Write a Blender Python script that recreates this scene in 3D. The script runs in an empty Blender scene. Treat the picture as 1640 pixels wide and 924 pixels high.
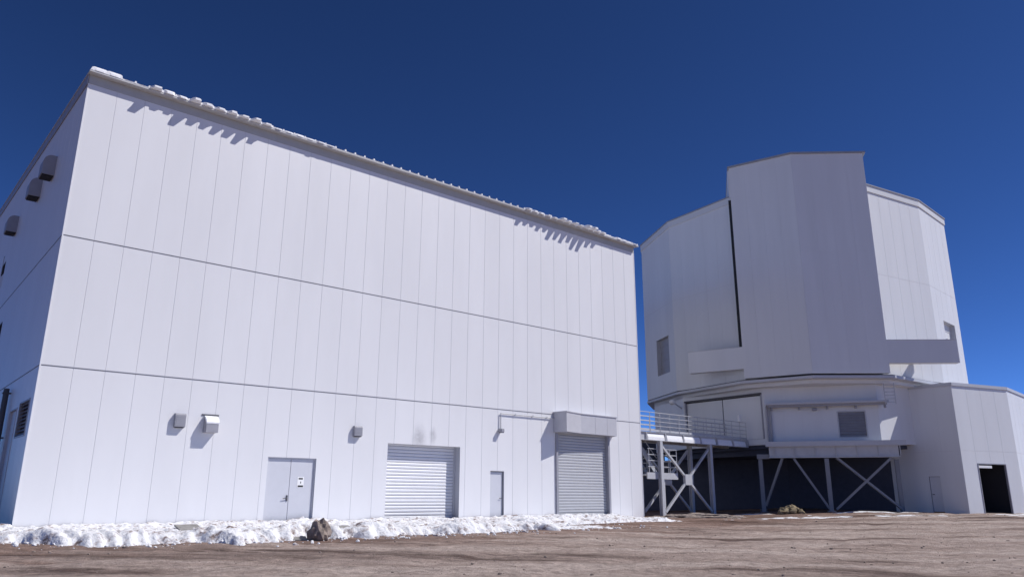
import bpy, bmesh, math, random
from mathutils import Matrix, Vector, noise
R = math.radians
random.seed(7)
scene = bpy.context.scene
C = scene.collection

# ------------------------------------------------------------------ camera, sky, sun, exposure
CAM_H, PITCH, ROLL = 1.245, R(15.3086), R(0.309)
cd = bpy.data.cameras.new('camera'); cam = bpy.data.objects.new('camera', cd); C.objects.link(cam)
cd.sensor_width = 36.0; cd.lens = 36.0 * 1202.0 / 1640.0; cd.clip_start = 0.1; cd.clip_end = 20000
cam.matrix_world = Matrix.Translation((0, 0, CAM_H)) @ Matrix.Rotation(R(90) + PITCH, 4, 'X') @ Matrix.Rotation(ROLL, 4, 'Z')
scene.camera = cam

SUN_AZ, SUN_EL = -2.0, 48.0          # azimuth counted from +X towards +Y
w = bpy.data.worlds.new('World'); scene.world = w; w.use_nodes = True
nt = w.node_tree; bg = nt.nodes['Background']
sky = nt.nodes.new('ShaderNodeTexSky'); sky.sky_type = 'NISHITA'; sky.sun_disc = False
sky.sun_elevation = R(SUN_EL); sky.sun_rotation = R(90 - SUN_AZ)
sky.altitude = 2000; sky.air_density = 0.5; sky.dust_density = 0.0; sky.ozone_density = 10.0   # thin, dry high-altitude air
gm = nt.nodes.new('ShaderNodeGamma'); gm.inputs[1].default_value = 1.3
nt.links.new(sky.outputs[0], gm.inputs[0]); nt.links.new(gm.outputs[0], bg.inputs[0]); bg.inputs[1].default_value = 0.082
sd = bpy.data.lights.new('sun', 'SUN'); sd.energy = 4.2; sd.angle = R(0.53); sd.color = (1.0, 0.965, 0.92)
sun = bpy.data.objects.new('sun', sd); C.objects.link(sun)
sv = Vector((math.cos(R(SUN_EL)) * math.cos(R(SUN_AZ)), math.cos(R(SUN_EL)) * math.sin(R(SUN_AZ)), math.sin(R(SUN_EL))))
sun.rotation_euler = sv.to_track_quat('Z', 'Y').to_euler(); sun.location = sv * 200
scene.view_settings.view_transform = 'Standard'; scene.view_settings.look = 'None'
scene.view_settings.exposure = 0.0; scene.view_settings.gamma = 1.0
scene.render.engine = 'CYCLES'; scene.render.resolution_x = 1024; scene.render.resolution_y = 576

# ------------------------------------------------------------------ materials
MATS = {}
def mat(name, col, rough=0.5, metal=0.0, var=0.0, nscale=3.0, namt=0.0, bump=0.0, bscale=40.0, stretch=(1, 1, 1), spec=0.5):
    """plain principled surface: per-object tint (var), soft noise mottling (namt), fine relief (bump)"""
    m = bpy.data.materials.new(name); m.use_nodes = True; t = m.node_tree; b = t.nodes['Principled BSDF']
    b.inputs['Roughness'].default_value = rough; b.inputs['Metallic'].default_value = metal
    b.inputs['Specular IOR Level'].default_value = spec
    N = lambda k: t.nodes.new(k)
    rgb = N('ShaderNodeRGB'); rgb.outputs[0].default_value = (*col, 1); out = rgb.outputs[0]
    tc = N('ShaderNodeNewGeometry'); mp = N('ShaderNodeMapping'); mp.inputs['Scale'].default_value = stretch
    t.links.new(tc.outputs['Position'], mp.inputs['Vector'])
    def scaled(out, val):
        mx = N('ShaderNodeMix'); mx.data_type = 'RGBA'; mx.blend_type = 'MULTIPLY'; mx.inputs['Factor'].default_value = 1
        cb = N('ShaderNodeCombineColor')
        for i in range(3): t.links.new(val, cb.inputs[i])
        t.links.new(out, mx.inputs['A']); t.links.new(cb.outputs[0], mx.inputs['B']); return mx.outputs['Result']
    if var:
        oi = N('ShaderNodeObjectInfo'); mr = N('ShaderNodeMapRange'); mr.inputs['To Min'].default_value = 1 - var; mr.inputs['To Max'].default_value = 1 + var * 0.4
        t.links.new(oi.outputs['Random'], mr.inputs['Value']); out = scaled(out, mr.outputs[0])
    if namt:
        n = N('ShaderNodeTexNoise'); n.inputs['Scale'].default_value = nscale; n.inputs['Detail'].default_value = 6; n.inputs['Roughness'].default_value = .6
        t.links.new(mp.outputs[0], n.inputs['Vector'])
        mr = N('ShaderNodeMapRange'); mr.inputs['From Min'].default_value = .3; mr.inputs['From Max'].default_value = .7
        mr.inputs['To Min'].default_value = 1 - namt; mr.inputs['To Max'].default_value = 1 + namt * .5
        t.links.new(n.outputs['Fac'], mr.inputs['Value']); out = scaled(out, mr.outputs[0])
    t.links.new(out, b.inputs['Base Color'])
    if bump:
        n = N('ShaderNodeTexNoise'); n.inputs['Scale'].default_value = bscale; n.inputs['Detail'].default_value = 5
        t.links.new(tc.outputs['Position'], n.inputs['Vector'])
        bp = N('ShaderNodeBump'); bp.inputs['Strength'].default_value = bump; bp.inputs['Distance'].default_value = .02
        t.links.new(n.outputs['Fac'], bp.inputs['Height']); t.links.new(bp.outputs[0], b.inputs['Normal'])
    MATS[name] = m; return m

M_PANEL = mat('white_panel', (.77, .77, .79), .42, var=.012, nscale=.55, namt=.04, bump=.03, bscale=1.2, stretch=(1, 1, .25))
M_TOWER = mat('tower_panel', (.71, .72, .745), .5, var=.010, nscale=.9, namt=.05, bump=.03, bscale=1.2, stretch=(1, 1, .12))
M_BACK = mat('joint_backing', (.66, .66, .69), .7)
M_JOINT = mat('dark_joint', (.16, .16, .18), .7)
M_SEAL = mat('rubber_seal', (.015, .016, .02), .7)
M_TRIM = mat('grey_trim', (.52, .53, .57), .45, namt=.05)
M_SOFFIT = mat('soffit_metal', (.45, .45, .45), .5, namt=.06)
M_RIB = mat('seam_paint', (.82, .82, .83), .4)
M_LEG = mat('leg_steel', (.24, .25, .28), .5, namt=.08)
M_SLATGREY = mat('grey_slat_paint', (.47, .48, .51), .4, namt=.04)
M_ROOF = mat('roof_sheet', (.50, .50, .51), .4, namt=.05)
M_FASCIA = mat('fascia_metal', (.65, .66, .68), .5)
M_CAP = mat('roof_cap', (.30, .31, .36), .5)
M_GREYMETAL = mat('grey_metal', (.33, .33, .37), .45, namt=.08)
M_DOOR = mat('door_paint', (.60, .61, .66), .4, namt=.03)
M_SLAT = mat('slat_paint', (.72, .73, .77), .35, namt=.03)
M_CANOPY = mat('canopy_metal', (.52, .52, .56), .45, namt=.05)
M_DARKMETAL = mat('dark_metal', (.07, .07, .085), .5)
M_STEEL = mat('painted_steel', (.52, .53, .56), .45, namt=.08)
M_GALV = mat('galvanised', (.50, .51, .54), .4, metal=.2, namt=.1)
M_CONC = mat('concrete', (.30, .30, .31), .85, namt=.2, nscale=1.5, bump=.2)
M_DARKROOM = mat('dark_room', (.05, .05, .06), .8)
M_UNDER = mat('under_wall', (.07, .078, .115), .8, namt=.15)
M_GLASS = mat('window_glass', (.03, .04, .06), .08)
M_SIGN = mat('white_card', (.85, .85, .85), .5)
M_INK = mat('black_print', (.03, .03, .03), .6)
M_ROCK = mat('rock', (.30, .245, .215), .95, nscale=6, namt=.5, bump=.8, bscale=12)
M_RUBBLE = mat('ochre_rubble', (.30, .24, .15), .95, nscale=5, namt=.5, bump=.8, bscale=12)
M_SLAB = mat('weathered_board', (.28, .27, .26), .9, nscale=4, namt=.3)

def snow_mat():
    m = bpy.data.materials.new('snow'); m.use_nodes = True; t = m.node_tree; b = t.nodes['Principled BSDF']
    N = lambda k: t.nodes.new(k)
    b.inputs['Roughness'].default_value = .7
    g = N('ShaderNodeNewGeometry')
    n = N('ShaderNodeTexNoise'); n.inputs['Scale'].default_value = 2.6; n.inputs['Detail'].default_value = 9; n.inputs['Roughness'].default_value = .68
    t.links.new(g.outputs['Position'], n.inputs['Vector'])
    cr = N('ShaderNodeValToRGB'); e = cr.color_ramp.elements
    e[0].position = .36; e[0].color = (.20, .15, .135, 1); e[1].position = .49; e[1].color = (.76, .765, .80, 1); kk = e.new(.42); kk.color = (.52, .48, .49, 1)
    t.links.new(n.outputs['Fac'], cr.inputs[0]); t.links.new(cr.outputs[0], b.inputs['Base Color'])
    n2 = N('ShaderNodeTexNoise'); n2.inputs['Scale'].default_value = 9; n2.inputs['Detail'].default_value = 6
    t.links.new(g.outputs['Position'], n2.inputs['Vector'])
    bp = N('ShaderNodeBump'); bp.inputs['Strength'].default_value = .9; bp.inputs['Distance'].default_value = .06
    t.links.new(n2.outputs['Fac'], bp.inputs['Height']); t.links.new(bp.outputs[0], b.inputs['Normal'])
    return m
M_SNOW = snow_mat()
M_CLEANSNOW = mat('clean_snow', (.88, .89, .92), .6, nscale=8, namt=.05, bump=.5, bscale=14)

def ground_mat():
    m = bpy.data.materials.new('dirt'); m.use_nodes = True; t = m.node_tree; b = t.nodes['Principled BSDF']
    N = lambda k: t.nodes.new(k); L = t.links.new
    b.inputs['Roughness'].default_value = .95; b.inputs['Specular IOR Level'].default_value = .2
    g = N('ShaderNodeNewGeometry'); mp = N('ShaderNodeMapping')
    mp.inputs['Rotation'].default_value = (0, 0, R(-36)); mp.inputs['Scale'].default_value = (.10, .42, 1)
    L(g.outputs['Position'], mp.inputs['Vector'])
    n1 = N('ShaderNodeTexNoise'); n1.inputs['Scale'].default_value = 1.0; n1.inputs['Detail'].default_value = 7; n1.inputs['Roughness'].default_value = .6
    n1.inputs['Distortion'].default_value = .5
    L(mp.outputs[0], n1.inputs['Vector'])
    cr = N('ShaderNodeValToRGB'); e = cr.color_ramp.elements
    e[0].position = .35; e[0].color = (.12, .082, .07, 1); e[1].position = .60; e[1].color = (.47, .385, .345, 1)
    k = e.new(.45); k.color = (.345, .268, .234, 1)
    L(n1.outputs['Fac'], cr.inputs[0])
    n2 = N('ShaderNodeTexNoise'); n2.inputs['Scale'].default_value = 3.5; n2.inputs['Detail'].default_value = 9; n2.inputs['Roughness'].default_value = .75
    L(g.outputs['Position'], n2.inputs['Vector'])
    mr = N('ShaderNodeMapRange'); mr.inputs['From Min'].default_value = .3; mr.inputs['From Max'].default_value = .7
    mr.inputs['To Min'].default_value = .48; mr.inputs['To Max'].default_value = 1.42
    L(n2.outputs['Fac'], mr.inputs['Value'])
    mx = N('ShaderNodeMix'); mx.data_type = 'RGBA'; mx.blend_type = 'MULTIPLY'; mx.inputs['Factor'].default_value = 1
    cb = N('ShaderNodeCombineColor')
    for i in range(3): L(mr.outputs[0], cb.inputs[i])
    L(cr.outputs[0], mx.inputs['A']); L(cb.outputs[0], mx.inputs['B'])
    # melt-water keeps the soil damp within a dozen metres of the snow
    dt = N('ShaderNodeVectorMath'); dt.operation = 'DOT_PRODUCT'; L(g.outputs['Position'], dt.inputs[0]); dt.inputs[1].default_value = (.6492, -.7606, 0)
    n4 = N('ShaderNodeTexNoise'); n4.inputs['Scale'].default_value = 2.2; n4.inputs['Detail'].default_value = 6; L(mp.outputs[0], n4.inputs['Vector'])
    ad = N('ShaderNodeMath'); ad.operation = 'MULTIPLY_ADD'; L(n4.outputs['Fac'], ad.inputs[0]); ad.inputs[1].default_value = 16.0; L(dt.outputs['Value'], ad.inputs[2])
    wr = N('ShaderNodeMapRange'); wr.interpolation_type = 'SMOOTHSTEP'; wr.inputs['From Min'].default_value = -29.4 + 14.5; wr.inputs['From Max'].default_value = -29.4 + 20.0
    wr.inputs['To Min'].default_value = .9; wr.inputs['To Max'].default_value = 0.0; L(ad.outputs[0], wr.inputs['Value'])
    mw = N('ShaderNodeMix'); mw.data_type = 'RGBA'; mw.blend_type = 'MULTIPLY'; L(wr.outputs[0], mw.inputs['Factor']); L(mx.outputs['Result'], mw.inputs['A']); mw.inputs['B'].default_value = (.50, .40, .36, 1)
    L(mw.outputs['Result'], b.inputs['Base Color'])
    n3 = N('ShaderNodeTexNoise'); n3.inputs['Scale'].default_value = 7; n3.inputs['Detail'].default_value = 8; n3.inputs['Roughness'].default_value = .7
    L(g.outputs['Position'], n3.inputs['Vector'])
    bp = N('ShaderNodeBump'); bp.inputs['Strength'].default_value = 1.0; bp.inputs['Distance'].default_value = .10
    L(n3.outputs['Fac'], bp.inputs['Height']); L(bp.outputs[0], b.inputs['Normal'])
    return m
M_DIRT = ground_mat()

# ------------------------------------------------------------------ mesh helpers
def quad_face(bm, pts):
    return bm.faces.new([bm.verts.new(p) for p in pts])
def box(bm, x0, x1, y0, y1, z0, z1):
    r = bmesh.ops.create_cube(bm, size=1.0)
    for v in r['verts']:
        v.co = Vector((x0 + (v.co.x + .5) * (x1 - x0), y0 + (v.co.y + .5) * (y1 - y0), z0 + (v.co.z + .5) * (z1 - z0)))
    return bm
def bar(bm, p, q, wd, ht):
    p, q = Vector(p), Vector(q); d = q - p; L = d.length; d.normalize()
    side = d.cross(Vector((0, 0, 1)))
    if side.length < 1e-3: side = Vector((1, 0, 0))
    side.normalize(); up = side.cross(d)
    r = bmesh.ops.create_cube(bm, size=1.0)
    for v in r['verts']: v.co = p + d * ((v.co.x + .5) * L) + side * (v.co.y * wd) + up * (v.co.z * ht)
def tube(bm, p, q, r, n=8):
    p, q = Vector(p), Vector(q); d = q - p
    g = bmesh.ops.create_cone(bm, cap_ends=True, segments=n, radius1=r, radius2=r, depth=d.length)
    M = Matrix.Translation((p + q) / 2) @ d.to_track_quat('Z', 'Y').to_matrix().to_4x4()
    bmesh.ops.transform(bm, matrix=M, verts=g['verts'])
def prism(bm, poly, z0, z1):
    """closed plan polygon extruded in z"""
    lo = [bm.verts.new((x, y, z0)) for x, y in poly]; hi = [bm.verts.new((x, y, z1)) for x, y in poly]
    n = len(poly)
    for i in range(n): bm.faces.new((lo[i], lo[(i + 1) % n], hi[(i + 1) % n], hi[i]))
    bm.faces.new(hi); bm.faces.new(lo[::-1])
def extrude_profile(bm, prof, x0, x1):
    """(y, z) outline swept along x"""
    a = [bm.verts.new((x0, y, z)) for y, z in prof]; b = [bm.verts.new((x1, y, z)) for y, z in prof]; n = len(prof)
    for i in range(n): bm.faces.new((a[i], a[(i + 1) % n], b[(i + 1) % n], b[i]))
    bm.faces.new(a[::-1]); bm.faces.new(b)
def mesh(bm, name, m, bevel=0.0, smooth=False):
    if bevel:
        bmesh.ops.bevel(bm, geom=list(bm.edges), offset=bevel, segments=1, affect='EDGES', clamp_overlap=True)
    bmesh.ops.recalc_face_normals(bm, faces=list(bm.faces))
    me = bpy.data.meshes.new(name); bm.to_mesh(me); bm.free(); me.materials.append(m)
    if smooth:
        for p in me.polygons: p.use_smooth = True
    return me
def obj(name, me, parent=None, M=None):
    o = bpy.data.objects.new(name, me); C.objects.link(o)
    if parent: o.parent = parent
    if M is not None: o.matrix_local = M
    return o
def build(name, bm, m, parent=None, M=None, bevel=0.0, smooth=False):
    return obj(name, mesh(bm, name, m, bevel, smooth), parent, M)
def B(fn, *a):
    bm = bmesh.new(); fn(bm, *a); return bm
def boxes(*bs):
    bm = bmesh.new()
    for b in bs: box(bm, *b)
    return bm
def thing(name, label, cat, M, group=None):
    o = bpy.data.objects.new(name, None); C.objects.link(o); o.matrix_world = M; o.empty_display_size = .5
    tag(o, label, cat, group); return o
def tag(o, label, cat, group=None, kind=None):
    o['label'] = label; o['category'] = cat
    if group: o['group'] = group
    if kind: o['kind'] = kind
    return o
def cuts(lo, hi, ch, extra):
    return sorted(set([lo, lo + ch, hi - ch, hi] + [e for e in extra if lo + ch + .002 < e < hi - ch - .002]))
def panel_bm(x0, x1, z0, z1, holes=(), ch=.003, th=.006, top=None):
    """flat cladding panel, front at y=0 (outside is -y), chamfered rim, rectangular holes left open; top(x) gives a sloped head"""
    bm = bmesh.new()
    xs = cuts(x0, x1, ch, [v for h in holes for v in (h[0], h[1])]); zs = cuts(z0, z1, ch, [v for h in holes for v in (h[2], h[3])])
    V = {}
    def vert(i, j):
        if (i, j) not in V:
            rim = i in (0, len(xs) - 1) or j in (0, len(zs) - 1)
            z = zs[j]
            if top: z = z0 + (zs[j] - z0) / (z1 - z0) * (top(xs[i]) - z0)
            V[i, j] = bm.verts.new((xs[i], ch if rim else 0, z))
        return V[i, j]
    for i in range(len(xs) - 1):
        for j in range(len(zs) - 1):
            cx, cz = (xs[i] + xs[i + 1]) / 2, (zs[j] + zs[j + 1]) / 2
            if any(h[0] < cx < h[1] and h[2] < cz < h[3] for h in holes): continue
            bm.faces.new((vert(i, j), vert(i + 1, j), vert(i + 1, j + 1), vert(i, j + 1)))
    if not bm.faces: bm.free(); return None
    r = bmesh.ops.extrude_edge_only(bm, edges=[e for e in bm.edges if e.is_boundary])
    for v in r['geom']:
        if isinstance(v, bmesh.types.BMVert): v.co.y = th
    return bm
def clad(parent, M, W, rows, holes, m, width=1.0, gap=.022, back=None, top=None, name='panel', th=.006, gapz=.03, depth0=0.0, backz=None):
    """a wall face: panels in rows, each its own part, over one backing sheet with the same openings"""
    n = max(1, round(W / width)); pw = W / n; cache = {}
    for r, (z0, z1) in enumerate(rows):
        for i in range(n):
            x0, x1 = i * pw + gap / 2, (i + 1) * pw - gap / 2
            hs = [h for h in holes if h[0] < x1 and h[1] > x0 and h[2] < z1 and h[3] > z0]
            tp = top if (top and r == len(rows) - 1) else None
            if hs or tp:
                full = [h for h in hs if h[0] <= x0 + .02 and h[1] >= x1 - .02]; segs = [(z0 + gapz / 2, z1 - gapz / 2)]
                for h in full:
                    segs = [q for a_, b_ in segs for q in ((a_, min(b_, h[2])), (max(a_, h[3]), b_)) if q[1] - q[0] > .05]
                for a_, b_ in segs:
                    b = panel_bm(x0, x1, a_, b_, [h for h in hs if h not in full], th=th, top=tp if b_ > z1 - gapz else None)
                    if b: build(name, b, m, parent, M @ Matrix.Translation((0, depth0, 0)))
            else:
                key = r
                if key not in cache: cache[key] = mesh(panel_bm(0, pw - gap, 0, z1 - z0 - gapz, th=th), name, m)
                obj(name, cache[key], parent, M @ Matrix.Translation((x0, depth0, z0 + gapz / 2)))
    lo, hi = rows[0][0], rows[-1][1]
    b = panel_bm(0, W, lo, hi, holes, ch=.001, th=.02, top=top)
    for v in b.verts: v.co.y += th + .001 + depth0
    build('backing_wall', b, back or M_BACK, parent, M)
def facet(A, Bp):
    """frame whose x runs from A to B (left to right seen from outside) and whose -y looks outwards"""
    d = Vector((Bp[0] - A[0], Bp[1] - A[1])); L = d.length
    return Matrix.Translation((A[0], A[1], 0)) @ Matrix.Rotation(math.atan2(d.y, d.x), 4, 'Z'), L
def sstep(x):
    x = max(0, min(1, x)); return x * x * (3 - 2 * x)

# ------------------------------------------------------------------ ground
X0, Y0, ANG = -15.8953, 25.0949, .7066
DX, DY = math.cos(ANG), math.sin(ANG)
NX, NY = DY, -DX
def fac_xy(s, off): return X0 + DX * s + NX * off, Y0 + DY * s + NY * off
def to_fac(x, y):
    rx, ry = x - X0, y - Y0; return rx * DX + ry * DY, rx * NX + ry * NY
def ground_z(x, y, rough=True):
    s, off = to_fac(x, y)
    z = -.012 * max(0, min(off, 30)) + .38 * sstep((x - 8) / 17) * sstep((y - 18) / 26)
    if rough and abs(x) < 80 and -5 < y < 120:
        near = sstep(off / 2.0) if s < 33 else 1.0
        z += near * (.05 * noise.noise((x * .25, y * .25, 1)) + .03 * noise.noise((x * .9, y * .9, 4)) + .016 * noise.noise((x * 2.6, y * 2.6, 9)))
        c = s * .35 + off                                     # shallow wheel ruts running along the yard
        z -= .035 * near * max(0, math.sin(c * 1.9 + .6 * noise.noise((x * .1, y * .1, 3)))) ** 4
    return z
def axis(lo, hi, step, far):
    a = [lo + i * step for i in range(int((hi - lo) / step) + 1)]
    g = step; v = lo; left = []
    while v > -far: g *= 1.35; v -= g; left.append(v)
    g = step; v = a[-1]; right = []
    while v < far: g *= 1.35; v += g; right.append(v)
    return left[::-1] + a + right
gx, gy = axis(-24, 46, .22, 6000), axis(9, 60, .22, 6000)
vs = [(x, y, ground_z(x, y)) for y in gy for x in gx]; nx = len(gx)
fs = [(j * nx + i, j * nx + i + 1, (j + 1) * nx + i + 1, (j + 1) * nx + i) for j in range(len(gy) - 1) for i in range(nx - 1)]
me = bpy.data.meshes.new('ground'); me.from_pydata(vs, [], fs); me.materials.append(M_DIRT)
for p in me.polygons: p.use_smooth = True
o = obj('ground', me); o['kind'] = 'structure'

# ------------------------------------------------------------------ white support building
W, DEPTH, H, Z1, Z2, SLOPE = 31.0, 26.0, 16.0, 10.0, 5.37, .062
bM = Matrix.Translation((X0, Y0, 0)) @ Matrix.Rotation(ANG, 4, 'Z')
bld = thing('support_building', 'long white panelled building with roller doors and snow along its foot', 'building', bM)
I4 = Matrix.Identity(4)
DD = (8.25, 10.32, -.3, 2.62); RD1 = (13.7, 17.7, -.3, 3.4); SD = (19.57, 20.45, -.3, 2.34); RD2 = (23.98, 28.16, -.3, 4.75)
rows = [(-.3, Z2), (Z2, Z1), (Z1, H)]
clad(bld, I4, W, rows, [DD, RD1, SD, RD2], M_PANEL, gapz=.035)
M_SOOT = M_PANEL.copy(); M_SOOT.name = 'sooty_panel'; t = M_SOOT.node_tree; pb = t.nodes['Principled BSDF']; src_ = pb.inputs['Base Color'].links[0].from_socket
gq = t.nodes.new('ShaderNodeNewGeometry'); tot = None
for (cs, cz, rx, rz) in ((15.35, 3.72, .55, .85), (16.1, 3.85, .28, .55)):
    px_, py_ = fac_xy(cs, 0)
    sb = t.nodes.new('ShaderNodeVectorMath'); sb.operation = 'SUBTRACT'; t.links.new(gq.outputs['Position'], sb.inputs[0]); sb.inputs[1].default_value = (px_, py_, cz)
    ml = t.nodes.new('ShaderNodeVectorMath'); ml.operation = 'MULTIPLY'; t.links.new(sb.outputs[0], ml.inputs[0]); ml.inputs[1].default_value = (1 / rx, 1 / rx, 1 / rz)
    ln = t.nodes.new('ShaderNodeVectorMath'); ln.operation = 'LENGTH'; t.links.new(ml.outputs[0], ln.inputs[0])
    mr = t.nodes.new('ShaderNodeMapRange'); mr.interpolation_type = 'SMOOTHSTEP'; mr.inputs['To Min'].default_value = 1; mr.inputs['To Max'].default_value = 0; t.links.new(ln.outputs['Value'], mr.inputs['Value'])
    if tot is None: tot = mr.outputs[0]
    else:
        ad = t.nodes.new('ShaderNodeMath'); ad.operation = 'MAXIMUM'; t.links.new(tot, ad.inputs[0]); t.links.new(mr.outputs[0], ad.inputs[1]); tot = ad.outputs[0]
nz = t.nodes.new('ShaderNodeTexNoise'); nz.inputs['Scale'].default_value = 5; t.links.new(gq.outputs['Position'], nz.inputs['Vector'])
mm = t.nodes.new('ShaderNodeMath'); mm.operation = 'MULTIPLY'; t.links.new(tot, mm.inputs[0]); t.links.new(nz.outputs['Fac'], mm.inputs[1])
mx = t.nodes.new('ShaderNodeMix'); mx.data_type = 'RGBA'; t.links.new(mm.outputs[0], mx.inputs['Factor']); t.links.new(src_, mx.inputs['A']); mx.inputs['B'].default_value = (.34, .33, .35, 1)
t.links.new(mx.outputs['Result'], pb.inputs['Base Color'])
for ch in bld.children:
    if ch.name.startswith('panel') and ch.data.users == 1:
        xs_ = [v.co.x for v in ch.data.vertices]; zs_ = [v.co.z for v in ch.data.vertices]
        if 13.9 < min(xs_) and max(xs_) < 17.2 and max(zs_) < Z2 + .1: ch.data.materials[0] = M_SOOT
# gable end (left): frame x runs from the back to the front corner
top_side = lambda x: H + SLOPE * (DEPTH - x)
sM = Matrix.Translation((0, DEPTH, 0)) @ Matrix.Rotation(R(-90), 4, 'Z')
LOU = (DEPTH - 2.75, DEPTH - .7, 3.05, 4.32); W1 = (DEPTH - 17.3, DEPTH - 16.0, 11.4, 12.8); W2 = (DEPTH - 13.8, DEPTH - 12.55, 7.5, 9.0)
SDR = (DEPTH - 4.9, DEPTH - 3.2, -.3, 4.2)
clad(bld, sM, DEPTH, rows, [LOU, W1, W2, SDR], M_PANEL, gapz=.035, top=top_side)
# the two ends nobody sees from the yard
rM = Matrix.Translation((W, 0, 0)) @ Matrix.Rotation(R(90), 4, 'Z')
clad(bld, rM, DEPTH, rows, [], M_PANEL, gapz=.035, top=lambda x: H + SLOPE * x, width=2.0)
kM = Matrix.Translation((W, DEPTH, 0)) @ Matrix.Rotation(R(180), 4, 'Z')
b = panel_bm(0, W, -.3, H + SLOPE * DEPTH, ch=.01); build('rear_wall', b, M_PANEL, bld, kM)
# corner trims
for (a, t) in ((-.035, 0), ):
    build('corner_trim', boxes((-.012, .03, -.012, .004, -.3, H - .02), (-.012, .004, .006, .03, -.3, H - .02)), M_PANEL, bld)
build('corner_trim', boxes((W - .04, W + .012, -.012, .004, -.3, H - .02)), M_PANEL, bld)
# drip flashings between the rows of panels
for z in (Z1, Z2):
    build('drip_flashing', boxes((.032, W - .045, -.011, .06, z - .008, z + .008)), M_JOINT, bld)
    build('drip_flashing', boxes((-.011, .06, .032, DEPTH - .1, z - .008, z + .008)), M_JOINT, bld)
# roof: thin sheet with an overhang, seams running up the slope
OV = .34
def roof_z(y): return H + .42 + SLOPE * y
bm = bmesh.new()
x0, x1, ya, yb = -.07, W + .10, -OV, DEPTH + .3
pts = [(ya, roof_z(ya) - .07), (yb, roof_z(yb) - .07), (yb, roof_z(yb)), (ya, roof_z(ya))]
extrude_profile(bm, pts, x0, x1)
roof = build('roof', bm, M_ROOF, bld)
bm = bmesh.new(); extrude_profile(bm, [(-.015, H - .01), (.25, H - .01), (.25, roof_z(.25) - .075), (-.015, roof_z(-.015) - .075)], 0, W); build('eave_trim', bm, M_SOFFIT, roof)
bm = bmesh.new(); extrude_profile(bm, [(-.02, H - .06), (DEPTH, H - .06 + SLOPE * DEPTH), (DEPTH, roof_z(DEPTH) - .072), (-.02, roof_z(-.02) - .072)], -.045, -.013); build('rake_trim', bm, M_GREYMETAL, roof)
prof = [(-.055, 0), (.055, 0), (.022, .10), (-.022, .10)]
bm = bmesh.new()
a = [bm.verts.new((px, ya - .01, roof_z(ya) + pz - .004)) for px, pz in prof]; c = [bm.verts.new((px, yb, roof_z(yb) + pz - .004)) for px, pz in prof]
for i in range(4): bm.faces.new((a[i], a[(i + 1) % 4], c[(i + 1) % 4], c[i]))
bm.faces.new(a); bm.faces.new(c[::-1])
rib_me = mesh(bm, 'seam_rib', M_RIB)
for k in range(63):
    obj('seam_rib', rib_me, roof, Matrix.Translation((min(W + .04, max(-.02, k * .5)), 0, 0)))

def lining(h, d, name, m=M_TRIM, parent=bld, M=I4, floor=True):
    """reveal of an opening: jambs and head, d deep"""
    x0, x1, z0, z1 = h; t = .03
    return build(name, boxes((x0 - t, x0, .004, d, z0, z1), (x1, x1 + t, .004, d, z0, z1), (x0 - t, x1 + t, .004, d, z1, z1 + t)), m, parent, M)
def slat_mesh(L, p, m=M_SLAT):
    bm = bmesh.new(); n = 5; prof = []
    for i in range(n + 1):
        u = i / n; prof.append((-.016 * math.sin(math.pi * u) ** .6, .008 + u * (p - .016)))
    prof += [(.02, p - .008), (.02, .008)]
    extrude_profile(bm, prof, 0, L); return mesh(bm, 'slat', m)
def roller(h, d, p, parent=bld, M=I4, m=M_SLAT, zlow=0.0, label=None):
    x0, x1, z0, z1 = h
    curtain = build('roller_door', boxes((x0 + .01, x1 - .01, d + .03, d + .06, z0, z1)), M_GREYMETAL, parent, M)
    sm = slat_mesh(x1 - x0 - .03, p, m); k = 0; z = -.15
    while z < z1 - p * .2:
        obj('slat', sm, curtain, Matrix.Translation((x0 + .015, d, z))); z += p
    return curtain
lining(RD1, .5, 'door_reveal'); r1 = roller(RD1, .44, .145)
build('guide_rail', boxes((RD1[1] - .07, RD1[1] - .005, .36, .43, -.1, RD1[3] - .01)), M_TRIM, r1)
lining(RD2, .3, 'door_reveal'); r2 = roller(RD2, .14, .150, m=M_SLATGREY)
for xa in (RD2[0] + .002, RD2[1] - .14):
    build('guide_rail', boxes((xa, xa + .138, -.09, .12, -.2, 4.74)), M_GREYMETAL, r2)
# double door
lining(DD, .16, 'door_reveal')
dd = build('double_door', boxes((DD[0] + .01, DD[1] - .01, .15, .17, -.2, DD[3])), M_DARKMETAL, bld)
for xa, xb in ((DD[0] + .05, 9.262), (9.278, DD[1] - .05)):
    build('door_leaf', boxes((xa, xb, .10, .149, .03, DD[3] - .05)), M_DOOR, dd, bevel=.006)
build('door_frame', boxes((DD[0] + .002, DD[0] + .045, .06, .14, -.1, DD[3] - .002), (DD[1] - .045, DD[1] - .002, .06, .14, -.1, DD[3] - .002), (DD[0] + .046, DD[1] - .046, .06, .14, DD[3] - .045, DD[3] - .003)), M_DOOR, dd)
bm = bmesh.new(); box(bm, 9.17, 9.23, .075, .099, .93, 1.16); tube(bm, (9.2, .03, 1.06), (9.2, .08, 1.06), .016); tube(bm, (9.21, .035, 1.06), (9.02, .035, 1.03), .016)
build('door_handle', bm, M_DARKMETAL, dd)
sg = build('notice', boxes((9.60, 9.88, .092, .099, 1.46, 1.88)), M_SIGN, dd)
build('printed_bar', boxes((9.65, 9.83, .088, .0915, 1.78, 1.84)), M_INK, sg); build('printed_bar', boxes((9.63, 9.86, .088, .0915, 1.48, 1.55)), M_INK, sg)
build('printed_bar', boxes((9.73, 9.76, .088, .0915, 1.62, 1.70)), M_INK, sg)
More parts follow.
